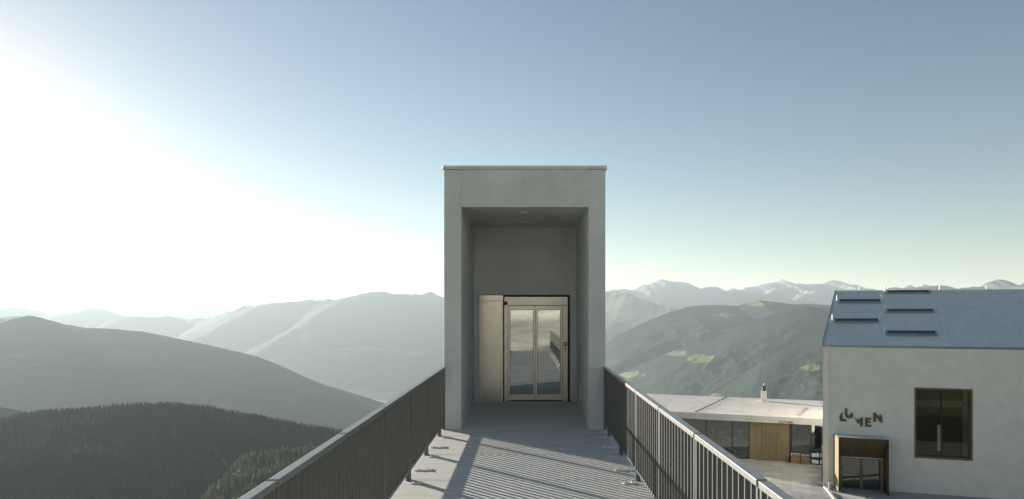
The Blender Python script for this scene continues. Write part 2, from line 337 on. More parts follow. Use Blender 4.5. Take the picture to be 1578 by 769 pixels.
ridge('rocky_range', [(1260,492,12500),(1300,470,12500),(1335,452,12500),(1360,446,12500),(1372,444,12500),(1380,442,12500),(1390,443,12500),(1400,439,12500),(1410,442,12500),(1425,438,12500),(1436,441,12500),(1450,440,12500),(1465,443,12500),(1475,446,12500),(1495,443,12500),(1512,442,12500),(1524,435,12500),(1536,430,12500),(1548,432,12500),(1560,436,12500),(1570,438,12500),(1582,434,12500),(1600,440,12500),(1700,446,12500),(1800,450,12500)],
      420, 60, 5000, 4000, 0.3, 0.35, 350, 1300, 110, 260, M['land_far'], cover_alpine(2500), jag=130, jag_scale=420)
# the long hazy ridge beyond the valley, left of and behind the tower
ridge('valley_ridge', [(60,520,18975),(130,508,18975),(180,493,18975),(210,488,18975),(235,489,18975),(262,488,18975),(290,489,18975),(330,489,18400),(350,481,18170),(372,474,18170),(395,470,17825),(412,467,17825),(440,464,17825),(470,464,17825),(500,463,17595),(520,460,17250),(535,456,17250),(552,455,17250),(566,453,17250),(578,450,17250),(590,449,17250),(605,453,17250),(622,454,17250),(645,455,17250),(655,453,17250),(665,451,17250),(684,459,17250),(720,456,17250),(800,462,17250),(900,452,16675),(945,450,16099),(965,452,15524),(985,461,14949),(1010,468,14374),(1040,476,13799),(1080,486,13799)],
      620, 150, 7500, 4500, 0.36, 0.3, 230, 3200, 50, 700, M['land_far'], cover_forest(450, 0.70, 1500, [(560,538,40,3),(640,545,60,4),(520,545,25,3)]), jag=150, jag_scale=900)
# green mountain on the right with its spurs
ridge('green_mountain', [(900,560,9000),(945,520,9300),(990,498,9500),(1030,481,9700),(1060,473,9800),(1085,470,9800),(1110,470,9700),(1135,471,9600),(1155,466,9500),(1170,463,9400),(1180,464,9400),(1200,466,9400),(1225,469,9300),(1250,468,9300),(1275,470,9200),(1300,470,9200),(1340,474,9000),(1500,470,9000),(1750,470,9000)],
      560, 190, 4200, 3000, 0.30, 0.3, 330, 1500, 60, 300, M['land_green'], cover_forest(150, 0.80, 800, [(1175,468,22,4),(1120,485,20,3),(1255,472,12,3)]))
ridge('green_spur', [(880,610,8600),(935,585,8300),(975,568,8000),(1020,548,7800),(1060,532,7700),(1100,520,7600),(1140,505,7500),(1180,488,7500),(1215,477,7500),(1245,471,7500),(1290,478,7600),(1400,480,7700)],
      460, 170, 3000, 1500, 0.36, 0.45, 190, 900, 36, 180, M['land_green'], cover_forest(300, 0.82, 600, [(1042,545,17,5),(1080,553,21,7),(968,577,22,4.5)]), across=(0.35, 1))
ridge('wooded_spur', [(940,690,6000),(1010,655,5900),(1060,630,5800),(1100,606,5700),(1140,582,5600),(1175,556,5500),(1205,538,5500),(1235,525,5500),(1270,508,5500),(1320,495,5500),(1420,490,5500)],
      420, 170, 2200, 900, 0.38, 0.5, 130, 700, 26, 130, M['land_green'], cover_forest(500, 0.85, 500, [(1250,567,17,5),(1085,608,30,3)]), across=(0.5, 1))
# dark hill on the left, then the wooded hill in front of it
mid, _ = ridge('left_hill', [(-400,505,7488),(-200,500,7488),(-80,494,7488),(0,490,7488),(25,488,7488),(45,486,7488),(65,490,7488),(100,500,7488),(115,502,7488),(130,505,7488),(175,507,7488),(220,511,7488),(260,519,7488),(300,527,7344),(350,538,7200),(395,549,7056),(430,562,6912),(470,581,6768),(500,593,6624),(560,611,6480),(620,630,6336),(700,655,6192),(800,690,6048)],
      420, 110, 2600, 1800, 0.22, 0.35, 110, 900, 28, 70, M['land_mid'], cover_forest(None, 0.75, 500))
HILL = [(-330,640),(-150,628),(-40,655),(0,652),(30,644),(60,638),(120,636),(180,631),(220,629),(270,628),(320,632),(350,639),(400,647),(440,654),(480,662),(520,669),(600,690),(700,722),(800,760)]
hill, HP = ridge('wooded_hill', D(HILL, 1900), 300, 120, 900, 500, 0.155, 0.42, 30, 240, 9, 40, M['land_mid'], lambda X, Y, Z: 0.45*cover_forest(None, 0.9, 300)(X, Y, Z))
ridge('left_shoulder', D([(-300,590),(-120,610),(-20,624),(0,628),(30,632),(60,639),(100,652),(160,680)], 2900), 120, 60, 900, 500, 0.25, 0.4, 40, 300, 14, 30, M['land_mid'], cover_forest(None, 0.8, 300))
spur, SP = ridge('near_spur', D([(250,860),(290,815),(330,775),(355,742),(370,716),(386,706),(440,701),(480,697),(540,704),(620,730),(760,790)], 1380), 160, 70, 320, 240, 0.19, 0.35, 8, 120, 4, 20, M['land_mid'], lambda X, Y, Z: blend(np.broadcast_to(np.array((0.03, 0.036, 0.02)), X.shape+(3,)), np.array((0.06, 0.062, 0.032)), sstep(0.4, 0.6, fbm(X/25, Y/25, 4))))

# haze: one even volume round everything
hz = MB().box(-47500, 47500, -47500, 47500, -1460, 1120).build('haze', None); tag(hz, kind='stuff')
hm = bpy.data.materials.new('haze_air'); hm.use_nodes = True; hn = hm.node_tree; hn.nodes.remove(hn.nodes['Principled BSDF'])
pv = hn.nodes.new('ShaderNodeVolumePrincipled'); pv.inputs['Color'].default_value = (0.79, 0.93, 0.99, 1); pv.inputs['Density'].default_value = HAZE_DENSITY; pv.inputs['Anisotropy'].default_value = HAZE_ANISO
hn.links.new(pv.outputs[0], hn.nodes['Material Output'].inputs['Volume']); hz.data.materials.append(hm)

# ------------------------------------------------------------------ trees
def conifer_arrays(tiers, k, rng, ragged=0.35):
    """unit-height spruce: drooping ragged skirts, apex at z=1, returns verts, tris"""
    V = []; T = []
    for t in range(tiers):
        zt = 0.14+0.86*(t+1)/tiers if t < tiers-1 else 1.0
        zb = 0.10+0.86*t/tiers-0.03; r = 0.20*(1-t/tiers)**0.85+0.015
        n = len(V); V.append((rng.normal(0, .006), rng.normal(0, .006), min(zt+0.05, 1.0)))
        ph = rng.random()*6.28
        for i in range(k):
            a = ph+2*math.pi*i/k; rr = r*(1-ragged*(i % 2))*(0.8+0.4*rng.random()); V.append((rr*math.cos(a), rr*math.sin(a), zb+rng.normal(0, .018)+(0.035 if i % 2 else 0)))
        for i in range(k): T.append((n, n+1+i, n+1+(i+1) % k))
    return np.array(V), np.array(T)
def tri_mesh(name, V, T, mat):
    me = bpy.data.meshes.new(name); me.vertices.add(len(V)); me.vertices.foreach_set('co', V.reshape(-1).astype(np.float32))
    me.loops.add(T.size); me.loops.foreach_set('vertex_index', T.reshape(-1).astype(np.int32))
    me.polygons.add(len(T)); me.polygons.foreach_set('loop_start', np.arange(0, T.size, 3, dtype=np.int32)); me.update(calc_edges=True); me.materials.append(mat); return me
def scatter(P, n, hmin, hmax, keep=None):
    nu, nv = P.shape[:2]; u = RNG.random(n)*(nu-1.001); v = RNG.random(n)*(nv-1.001)
    i, j = u.astype(int), v.astype(int); fu, fv = (u-i)[:, None], (v-j)[:, None]
    B = (P[i, j]*(1-fu)+P[i+1, j]*fu)*(1-fv)+(P[i, j+1]*(1-fu)+P[i+1, j+1]*fu)*fv
    px = VX+F*B[:, 0]/B[:, 1]; py = VY-F*(B[:, 2]-CH)/B[:, 1]
    m = (px > -220) & (px < 720) & (py < 900)
    if keep is not None: m &= keep(px, py, B)
    B = B[m]; return B, RNG.uniform(hmin, hmax, len(B))*(0.75+0.5*fbm(B[:, 0]/60, B[:, 1]/60, 3))
TRACK = [(331,694),(342,706),(350,720),(357,733),(350,746),(362,757),(378,768),(400,790)]
tp = resample(TRACK, 60)
def off_track(px, py, B):
    d = np.min(np.hypot(px[:, None]-tp[None, :, 0], py[:, None]-tp[None, :, 1]-1), axis=1); return d > 3.0
def forest(name, sets, mat):
    VV = []; TT = []; CC = []; n0 = 0
    for B, H, tiers, k in sets:
        var = [conifer_arrays(tiers, k, RNG) for _ in range(6)]; which = RNG.integers(0, 6, len(B)); W = RNG.uniform(0.75, 1.2, len(B))
        for q, (V, T) in enumerate(var):
            s = which == q; b, h, w = B[s], H[s], W[s]; a = RNG.random(len(b))*6.28; ca, sa = np.cos(a), np.sin(a)
            X = (V[None, :, 0]*ca[:, None]-V[None, :, 1]*sa[:, None])*(h*w)[:, None]+b[:, None, 0]
            Y = (V[None, :, 0]*sa[:, None]+V[None, :, 1]*ca[:, None])*(h*w)[:, None]+b[:, None, 1]
            Z = V[None, :, 2]*h[:, None]+b[:, None, 2]-0.06*h[:, None]
            tint = np.clip(RNG.normal(1.0, 0.38, len(b)), 0.35, 2.2)*(0.55+0.9*fbm(b[:, 0]/90+7, b[:, 1]/90, 3)); CC.append(np.repeat(tint, len(V)))
            VV.append(np.stack([X, Y, Z], -1).reshape(-1, 3)); TT.append((T[None]+n0+(np.arange(len(b))*len(V))[:, None, None]).reshape(-1, 3)); n0 += len(b)*len(V)
    o = link(bpy.data.objects.new(name, tri_mesh(name, np.concatenate(VV), np.concatenate(TT), mat)))
    ta = o.data.attributes.new('tint', 'FLOAT', 'POINT'); ta.data.foreach_set('value', np.concatenate(CC).astype(np.float32))
    return tag(o, kind='stuff')
B1, H1 = scatter(HP, 46000, 9, 21, lambda px, py, B: off_track(px, py, B) & (B[:, 1] < 2000))
f1 = forest('spruce_wood', [(B1, H1, 3, 6)], M['spruce_wood']); tag(f1, 'dark dense spruce wood covering the hill below the railing', 'wood')
# individual larches that catch the light on the near spur
def in_spur(px, py, B): return (px > 290) & (px < 560) & (py > 685) & (py < 800)
B2, H2 = scatter(SP, 9000, 14, 22, in_spur)
order = np.argsort(-(H2/B2[:, 1])*(0.6+0.4*RNG.random(len(H2)))); keep_idx = order[:150]
f2 = forest('larch_wood', [(B2[order[150:2200]], H2[order[150:2200]]*0.85, 4, 7)], M['larch_wood']); tag(f2, 'pale green larches massed on the spur behind the left handrail', 'wood')
crowns = [tri_mesh('crown', *conifer_arrays(9, 12, RNG, 0.45), M['larch']) for _ in range(4)]
trunk_me = MB().tube((0, 0, -0.08), (0, 0, 0.9), 0.018, 7, 0.004).mesh('trunk', M['bark'])
for q, i in enumerate(keep_idx):
    t = empty('larch_tree', tuple(B2[i]), random.random()*6.28); h = float(H2[i]); t.scale = (h*1.05, h*1.05, h)
    tag(t, 'pale green larch among its like on the sunlit spur beside the left handrail', 'tree', 'sunlit larches on the spur')
    inst('crown', crowns[q % 4], t); inst('trunk', trunk_me, t)
# forest track: a strip draped on the hill
tree_b = None
from mathutils.bvhtree import BVHTree
hb = BVHTree.FromPolygons([tuple(p) for p in HP.reshape(-1, 3)], [(i*HP.shape[1]+j, (i+1)*HP.shape[1]+j, (i+1)*HP.shape[1]+j+1, i*HP.shape[1]+j+1) for i in range(HP.shape[0]-1) for j in range(HP.shape[1]-1)])
tk = MB(); prev = None
for (x, y) in tp:
    h_ = hb.ray_cast(Vector((0, 0, CH)), ray(x, y).normalized())[0]
    if h_ is None or h_.y > 1890: prev = None; continue
    hw = 1.3+1.1*random.random(); cur = (h_+Vector((-hw, 0, 1.0)), h_+Vector((hw, 0, 1.0)))
    if prev: tk.poly([prev[0], prev[1], cur[1], cur[0]])
    prev = cur
if tk.v: tag(tk.build('forest_track', M['path']), kind='structure')
# two spruces on the slope behind the viewer (seen mirrored in the lift door)
big = [tri_mesh('crown', *conifer_arrays(12, 16, RNG, 0.45), M['spruce']) for _ in range(2)]
for q, (x, y, h, lab) in enumerate([(-5.5, -24, 9.0, 'tall dark spruce mirrored in the right leaf of the lift door'), (-9.5, -30, 11.0, 'second spruce further up the slope behind the viewer')]):
    t = empty('spruce_tree', (x, y, float(ground_z(np.array([x*1.0]), np.array([y*1.0]))[0])-0.1)); t.scale = (h, h, h); tag(t, lab, 'tree')
    inst('crown', big[q], t); inst('trunk', trunk_me, t)

# ------------------------------------------------------------------ footbridge
PITCH, J0 = 1.49, 3.86
XL, XR = -1.437, 1.357
br = empty('footbridge', (0, -6.6, 0)); tag(br, 'pale concrete footbridge deck running straight to the lift tower', 'footbridge')
O = -6.6                                            # bridge-local y = world y - O
me_slab = MB().box(-1.53, 1.45, 0.003, PITCH-0.003, -0.12, 0.0).mesh('deck_slab', M['deck'])
for k in range(-7, 5):
    o = inst('deck_slab', me_slab, br, (0, J0+PITCH*k-O, 0)); m = o.modifiers.new('bevel', 'BEVEL'); m.width = 0.006; m.segments = 2
MB().box(-1.53, 1.45, J0+PITCH*5+0.003-O, 11.945-O, -0.12, 0.0).build('deck_slab', M['deck'], br)
MB().box(-1.50, 1.42, -0.02, 11.944-O, -0.30, -0.121).build('deck_bed', M['joint'], br)
for x0, x1 in ((-1.62, -1.531), (1.451, 1.54)): MB().box(x0, x1, -0.02, 11.94-O, -0.5, -0.03).build('edge_beam', M['rail'], br)
for x in (-0.9, 0.8): MB().box(x-0.12, x+0.12, -0.02, 11.94-O, -0.9, -0.301).build('girder', M['rail'], br)
MB().box(-1.9, 1.9, -1.2, 0.4, -6.0, -0.91).build('abutment', M['concrete'], br)
me_pl = MB().box(-0.11, 0.11, -0.05, 0.05, 0.0, 0.012).mesh('fixing_plate', M['plate'])
me_ft = MB().box(-0.07, 0.07, -0.035, 0.035, 0.0, 0.010).mesh('fixing_plate', M['plate'])
me_bolt = MB().tube((0, 0, 0.010), (0, 0, 0.024), 0.010, 6).mesh('bolt', M['plate'])
for k in range(-5, 6):
    yj = J0+PITCH*k
    for s, xb in ((-1, XL), (1, XR)):
        if yj+0.53 < 11.8:
            p = inst('fixing_plate', me_pl, br, (xb-s*0.10, yj+0.53-O, 0.001))
            for bx in (-0.07, 0.05): inst('bolt', me_bolt, p, (bx, 0, 0.002))
        p = inst('fixing_plate', me_ft, br, (xb-s*0.13, yj-0.16-O, 0.001))
        for bx in (-0.04, 0.04): inst('bolt', me_bolt, p, (bx, 0, 0.0))

# railings: framed panels of upright flat bars
HR = 1.10
def rail_panel(root, y0, y1, nb):
    L_ = y1-y0
    zr = HR-0.042; p = MB().prism([(-0.024, y, z) for y, z in ((0, zr), (0, 0.11), (L_, 0.11), (L_, zr), (L_-0.03, zr), (L_-0.03, 0.145), (0.03, 0.145), (0.03, zr))], (0.048, 0, 0))
    key = round(L_, 3)
    if key not in rail_cache:
        rail_cache[key] = (p.mesh('panel', M['rail']),
                           MB().box(-0.0325, 0.0325, 0, L_, HR-0.042, HR).mesh('handrail', M['handrail']))
    me_p, me_h = rail_cache[key]
    fr = inst('panel', me_p, root, (0, y0, 0))
    h_ = inst('handrail', me_h, fr); m = h_.modifiers.new('bevel', 'BEVEL'); m.width = 0.004; m.segments = 2
    for i in range(1, nb): inst('bar', me_bar, fr, (0, i*L_/nb, 0))
    for yy in (0.0, L_-0.03): inst('foot', me_foot, fr, (0, yy, 0))
rail_cache = {}
me_bar = MB().box(-0.022, 0.022, -0.008, 0.008, 0.145, HR-0.042).mesh('bar', M['rail'])
me_foot = MB().box(-0.024, 0.024, 0, 0.03, -0.03, 0.11).mesh('foot', M['rail'])
for xb, rz, lab in ((XL, 0.0, 'dark barred railing in shade on the left edge of the footbridge'), (XR, -math.atan2(0.042, 8.48), 'barred railing with sunlit bars on the right edge of the footbridge')):
    piv = 7.66
    root = empty('bridge_railing', (xb, piv, 0), rz); tag(root, lab, 'railing', 'bridge railings')
    for k in range(-7, 5): rail_panel(root, J0+PITCH*k+0.018-piv, J0+PITCH*(k+1)-0.018-piv, 12)
    rail_panel(root, J0+PITCH*5+0.018-piv, 11.93-piv, 5)

# ------------------------------------------------------------------ lift tower
TW = empty('lift_tower', (0, 11.95, PLAZA_Z)); tag(TW, 'tall grey concrete lift tower with deep portal at the bridge end', 'tower')
TO = Vector((0, -11.95, -PLAZA_Z))
class TMB(MB):
    def build(s, name, mat, parent=None, bevel=0.0):
        if parent is TW: s.v = [tuple(Vector(v)+TO) for v in s.v]
        return MB.build(s, name, mat, parent, bevel)
x0, x1, xa, xb = -1.443, 1.386, -1.136, 1.09
yf, yb, yr = 11.95, 14.85, 17.5
zt, zs = 4.55, 3.89
bx = lambda p: (p-VX)*yb/F                          # photo px in the plane of the door wall -> x, z
bz = lambda p: CH-(p-VY)*yb/F
FZ = bz(619.6)                                       # the portal floor ramps up a little to the door
TMB().hexa([(x0,yf,PLAZA_Z-1),(xa,yf,PLAZA_Z-1),(xa,yb,PLAZA_Z-1),(x0,yb,PLAZA_Z-1),(x0,yf,zt),(xa,yf,zt),(xa,yb,zt),(x0,yb,zt)]).build('pier', M['concrete'], TW, 0.012)
TMB().hexa([(xb,yf,PLAZA_Z-1),(x1,yf,PLAZA_Z-1),(x1,yb,PLAZA_Z-1),(xb,yb,PLAZA_Z-1),(xb,yf,zt),(x1,yf,zt),(x1,yb,zt),(xb,yb,zt)]).build('pier', M['concrete'], TW, 0.012)
xj = (736-VX)*yf/F
TMB().box(xa, xj-0.0008, yf+0.0005, yb, zs, zt-0.0005).build('lintel', M['concrete'], TW); TMB().box(xj+0.0008, xb, yf+0.0005, yb, zs, zt-0.0005).build('lintel', M['concrete'], TW)
TMB().box(xj-0.0008, xj+0.0008, yf+0.010, yb-0.01, zs+0.006, zt-0.01).build('form_joint', M['joint'], TW)
TMB().hexa([(xa,yf,-.35),(xb,yf,-.35),(xb,yb-.001,-.35),(xa,yb-.001,-.35),(xa,yf,-.002),(xb,yf,-.002),(xb,yb-.001,FZ-.001),(xa,yb-.001,FZ-.001)]).build('portal_floor', M['deck'], TW)
TMB().box(xa, xb, yf+0.02, yf+0.3, PLAZA_Z-1, -0.351).build('lower_wall', M['concrete'], TW)
back = TMB()
dx0, dx1, dz = bx(738.2), bx(878.5), bz(454.6)+0.003
back.box(x0, dx0, yb, yr, PLAZA_Z-1, zt).box(dx1, x1, yb, yr, PLAZA_Z-1, zt).box(dx0, dx1, yb, yr, dz, bz(418)-0.002).box(dx0, dx1, yb, yr, bz(418)+0.002, zt).box(dx0, dx1, yb+0.012, yr, bz(418)-0.002, bz(418)+0.002).box(dx0, dx1, yb+2.2, yr, PLAZA_Z-1, dz)
back.build('shaft_wall', M['concrete'], TW)
TMB().box(dx0, dx1, yb+0.14, yb+2.2, -0.4, FZ-0.02).box(dx0, dx1, yb+1.6, yb+1.65, FZ-0.02, dz).build('cabin', M['cabin'], TW)
TMB().box(x0-0.028, x1+0.028, yf-0.028, yr+0.03, zt+0.001, zt+0.022).box(x0-0.022, x1+0.022, yf-0.022, yr+0.024, zt+0.022, zt+0.062).build('roof_flashing', M['flash'], TW, 0.004)
for yy, w in ((12.55, 0.05), (13.9, 0.04)):
    l = TMB().tube((-0.03, yy, zs-0.035), (-0.03, yy, zs), w, 14).box(-0.03-w*1.3, -0.03+w*1.3, yy-w*1.3, yy+w*1.3, zs-0.012, zs-0.001).build('ceiling_spot', M['white'], TW)
    TMB().tube((-0.03, yy, zs+TO.z-0.05), (-0.03, yy, zs+TO.z-0.035), w*0.7, 12).build('lens', M['glass'], l).location = (0, -11.95, 0)
TMB().box(xb-0.014, xb-0.0005, 13.55, 13.67, 0.28, 0.62).build('socket_cover', M['white'], TW, 0.003)
# stainless panel beside the door
sp = TMB().box(bx(738.5), bx(775.3), yb+0.012, yb+0.05, FZ+0.01, bz(455)).build('steel_panel', M['steel_panel'], TW, 0.004)
P_ = lambda: MB()
def sub(mb, name, mat, parent, bevel=0.0):      # a sub-part given in world coordinates
    mb.v = [tuple(Vector(v)+TO) for v in mb.v]; return MB.build(mb, name, mat, parent, bevel)
sub(MB().box(bx(738.5), bx(742.5), yb-0.006, yb+0.011, FZ+0.012, bz(455)), 'trim', M['steel'], sp, 0.002)
sub(MB().box(bx(742.6), bx(775.2), yb-0.006, yb+0.011, bz(464.3), bz(463.0)), 'trim', M['steel'], sp, 0.001)
sub(MB().box(bx(742.6), bx(775.2), yb+0.002, yb+0.011, bz(462.9), bz(455)), 'trim', M['steel_panel'], sp, 0.001)
sub(MB().box(bx(772.8), bx(775.2), yb-0.004, yb+0.011, FZ+0.012, bz(464.4)), 'trim', M['steel'], sp, 0.001)
sub(MB().box(bx(738.5), bx(775.3), yb-0.03, yb+0.02, FZ-0.001, FZ+0.009), 'sill', M['steel'], sp)
# sliding glass door
dr = TMB().box(bx(776.9), bx(875.2), yb+0.02, yb+0.13, bz(470.3), bz(457.3)).build('lift_door', M['steel'], TW, 0.004)      # header box
sub(MB().box(bx(776.9), bx(782.8), yb+0.03, yb+0.13, FZ+0.012, bz(470.5)), 'jamb', M['steel'], dr, 0.004)
sub(MB().box(bx(867.2), bx(875.2), yb+0.03, yb+0.13, FZ+0.012, bz(470.5)), 'jamb', M['steel'], dr, 0.004)
sub(MB().box(bx(776.5), bx(781.8), yb-0.01, yb+0.019, bz(469.5), bz(464.5)), 'sensor', M['dark_metal'], dr, 0.004)
for k, (l0, l1, g0, g1) in enumerate(((783.2, 824.6, 785.9, 822.0), (825.2, 866.8, 827.9, 863.9))):
    y_ = yb+0.05+0.0*k
    lf = MB().box(bx(l0), bx(g0), y_, y_+0.035, bz(617), bz(471)).box(bx(g1), bx(l1), y_, y_+0.035, bz(617), bz(471)).box(bx(g0), bx(g1), y_, y_+0.035, bz(477.5), bz(471)).box(bx(g0), bx(g1), y_, y_+0.035, bz(617), bz(608.5))
    lf = sub(lf, 'door_leaf', M['steel'], dr)
    sub(MB().box(bx(g0), bx(g1), y_+0.012, y_+0.018, bz(608.5), bz(477.5)), 'glass_pane', M['lift_glass'], dr)
    sub(MB().box(bx(g0), bx(g0)+0.008, y_+0.004, y_+0.011, bz(608.5), bz(477.5)).box(bx(g1)-0.008, bx(g1), y_+0.004, y_+0.011, bz(608.5), bz(477.5)).box(bx(g0)+0.008, bx(g1)-0.008, y_+0.004, y_+0.011, bz(477.5)-0.008, bz(477.5)), 'gasket', M['black'], dr)
sub(MB().box(bx(776.9), bx(875.2), yb-0.01, yb+0.135, FZ-0.001, FZ+0.011), 'threshold', M['steel'], dr)
sub(MB().box(bx(868.6), bx(873.8), yb+0.020, yb+0.029, bz(545), bz(524)), 'call_plate', M['steel'], dr, 0.002)
sub(MB().box(bx(868.8), bx(873.6), yb+0.016, yb+0.0195, bz(533.5), bz(527.5)), 'sticker', M['blue'], dr)
sub(MB().tube((bx(871), yb+FZ+0.012, bz(530)), (bx(871), yb+0.0155, bz(530)), 0.018, 10).box(bx(870.6), bx(871.6), yb+0.0125, yb+0.0155, bz(532.6), bz(528.4)), 'emblem', M['white'], dr)
sub(MB().tube((bx(871.2), yb+0.010, bz(537)), (bx(871.2), yb+0.0195, bz(537)), 0.020, 12), 'button', M['black'], dr)
sub(MB().tube((bx(871.2), yb+FZ+0.012, bz(541)), (bx(871.2), yb+0.0195, bz(541)), 0.014, 12), 'key_switch', M['bronze_dark'], dr)
sub(MB().box(bx(875.5), dx1-0.001, yb+0.01, yb+0.12, FZ-0.001, dz-0.001).box(bx(775.4), bx(776.8), yb+0.03, yb+0.12, FZ-0.001, dz-0.001).box(bx(776.9), bx(875.2), yb+0.02, yb+0.12, bz(457.2), dz-0.001), 'shadow_gap', M['black'], dr)

# ------------------------------------------------------------------ plaza
PZ = PLAZA_Z
ev, mv = Vector((0.94, -0.342, 0)).normalized(), None
mv = Vector((ev.y, -ev.x, 0))                        # out of the restaurant's glass front, towards the viewer
RP = Vector((26.03, 59.8, PZ))
pz = MB(); pz.obox(RP+ev*-26+mv*-6+Vector((0, 0, -0.3)), ev*50, mv*36, (0, 0, 0.27))
plaza = pz.build('plaza', M['plaza']); tag(plaza, kind='structure')
me_pv = MB().obox((0.012, 0.012, -0.026), (1.376, 0, 0), (0, 0.676, 0), (0, 0, 0.026)).mesh('paving_slab', M['paver'])
rzp = math.atan2(ev.y, ev.x)
cnt = 0
for r in range(24):
    for c in range(-14, 6):
        p = RP+ev*(c*1.4+(0.7 if r % 2 else 0))-ev*1.4+mv*((r)*0.7+0.75)
        q = p+ev*0.7; px = VX+F*q.x/q.y; py = VY+F*(CH-q.z)/q.y
        if not (1075 < px < 1345 and 695 < py < 800): continue
        qr = q-Vector((22.65, 52.15, PZ))
        if qr.dot(Vector((-0.292, -0.956, 0))) < 0.75 and qr.x-0.611*qr.y > -0.9: continue
        inst('paving_slab', me_pv, plaza, tuple(p+Vector((0, 0, random.uniform(-0.003, 0.003)))), (random.uniform(-.002, .002), random.uniform(-.002, .002), rzp)); cnt += 1
print('slabs', cnt)

# ------------------------------------------------------------------ museum building (white render, zinc-blue roof)
wd = Vector((0.956, -0.292, 0)).normalized(); wo = Vector((wd.y, -wd.x, 0))   # along the wall, out of the wall
W0 = Vector((22.65, 52.15, 0)); ZE = -0.478
Rg = Vector((26.53, 58.5, 3.83)); LEN = 34.0
Bk = Vector((Rg.x+(Rg.x-W0.x), Rg.y+(Rg.y-W0.y), ZE))
mus = empty('museum_building', (W0.x, W0.y, PZ)); tag(mus, 'large pale rendered building with steep blue-grey metal roof at right', 'building')
class XB(MB):
    def __init__(s, root): MB.__init__(s); s.r = Vector(root.location)
    def build(s, name, mat, parent=None, bevel=0.0):
        s.v = [tuple(Vector(v)-s.r) for v in s.v]; return MB.build(s, name, mat, parent, bevel)
def wpt(px, py, off=0.0): return hit(px, py, W0+wo*off, wo)
def ws(px, py, off=0.0): p = wpt(px, py, off); return (p-W0).dot(wd), p.z
def wp(s_, z, off=0.0): q = W0+wd*s_+wo*off; return Vector((q.x, q.y, z))
s0, zt_ = ws(1409, 597); s1, _ = ws(1499, 600); _, zb_ = ws(1411, 705.5)     # window opening
e0, _ = ws(1296, 720); e1, _ = ws(1360, 720); _, ez = ws(1325, 706)          # entrance opening
THK = 0.6
wall = XB(mus); zlo = PZ-0.5
def wbox(mb, sa, sb, za, zb, o0=-THK, o1=0.0):
    a, b = wp(sa, za, o0), wp(sb, za, o0); c, d_ = wp(sb, za, o1), wp(sa, za, o1); h_ = Vector((0, 0, zb-za))
    return mb.hexa([d_, c, b, a, d_+h_, c+h_, b+h_, a+h_])
wall.hexa([wp(0,zlo),wp(e0,zlo),wp(e0,zlo,-THK),wp(0.2,zlo,-THK),wp(0,ZE),wp(e0,ZE),wp(e0,ZE,-THK),wp(0.2,ZE,-THK)]); wbox(wall, e0, e1, ez, ZE); wbox(wall, e1, s0, zlo, ZE); wbox(wall, s0, s1, zlo, zb_); wbox(wall, s0, s1, zt_, ZE); wbox(wall, s1, LEN, zlo, ZE)
# skewed left gable wall
g0, g2 = W0, Vector((Bk.x, Bk.y, 0)); gn = Vector((g2.y-g0.y, -(g2.x-g0.x), 0)).normalized()*0.4
ga = [Vector((g0.x, g0.y, zlo))+wd*0.02, Vector((g2.x, g2.y, zlo)), Vector((g2.x, g2.y, ZE)), Vector((Rg.x, Rg.y, Rg.z-0.16)), Vector((g0.x, g0.y, ZE-0.01))+wd*0.02]
ga = [p-wo*0.02 for p in ga]; wall.prism(ga, gn)
wall.build('wall', M['render'], mus)
bw = XB(mus); bw.obox(Vector((Bk.x, Bk.y, zlo))+wd*0.4, wd*(LEN-4), wo*0.4, (0, 0, ZE-zlo)); bw.build('wall', M['render'], mus)
# roof: courses of metal shingles on two slopes
rv = Vector((Rg.x, Rg.y, Rg.z))-Vector((W0.x, W0.y, ZE))                     # verge vector eave->ridge
rn = wd.cross(rv).normalized(); rn = rn if rn.z > 0 else -rn
def roofmat():
    m, nt, b = newmat('zinc_shingles'); L = nt.links.new
    tc = N(nt, 'ShaderNodeTexCoord')
    br_ = N(nt, 'ShaderNodeTexBrick', i_Scale=1.0); br_.inputs['Color1'].default_value = (0.63, 0.655, 0.67, 1); br_.inputs['Color2'].default_value = (0.69, 0.715, 0.73, 1); br_.inputs['Mortar'].default_value = (0.8, 0.82, 0.83, 1)
    br_.inputs['Mortar Size'].default_value = 0.012; br_.inputs['Brick Width'].default_value = 0.6; br_.inputs['Row Height'].default_value = 0.36; br_.inputs['Bias'].default_value = -0.1
    L(tc.outputs['UV'], br_.inputs[0])
    n = N(nt, 'ShaderNodeTexNoise', i_Scale=0.5, i_Detail=5.0); geo = N(nt, 'ShaderNodeNewGeometry'); L(geo.outputs['Position'], n.inputs[0])
    mr = N(nt, 'ShaderNodeMapRange'); mr.inputs[3].default_value = 0.9; mr.inputs[4].default_value = 1.1; L(n.outputs[0], mr.inputs[0])
    hv = N(nt, 'ShaderNodeHueSaturation'); L(br_.outputs[0], hv.inputs['Color']); L(mr.outputs[0], hv.inputs['Value']); L(hv.outputs[0], b.inputs['Base Color'])
    b.inputs['Metallic'].default_value = 0.2; b.inputs['Roughness'].default_value = 0.42
    n2 = N(nt, 'ShaderNodeTexNoise', i_Scale=6.0, i_Detail=3.0); L(geo.outputs['Position'], n2.inputs[0])
    bp = N(nt, 'ShaderNodeBump', i_Strength=0.2, i_Distance=0.02); L(n2.outputs[0], bp.inputs['Height']); L(bp.outputs[0], b.inputs['Normal'])
    return m
M['zinc'] = roofmat()
E0 = Vector((W0.x, W0.y, ZE))+wo*0.06
rf = XB(mus)
rf.prism([E0-rn*0.16, Vector((Rg.x, Rg.y, Rg.z))-rn*0.06-Vector((0, 0, 0.12)), Vector((Bk.x, Bk.y, ZE))-Vector((0, 0, .1)), Vector((Bk.x, Bk.y, ZE))+Vector((0, 0, 0.02)), Vector((Rg.x, Rg.y, Rg.z))-rn*0.02, E0-rn*0.02], wd*LEN)
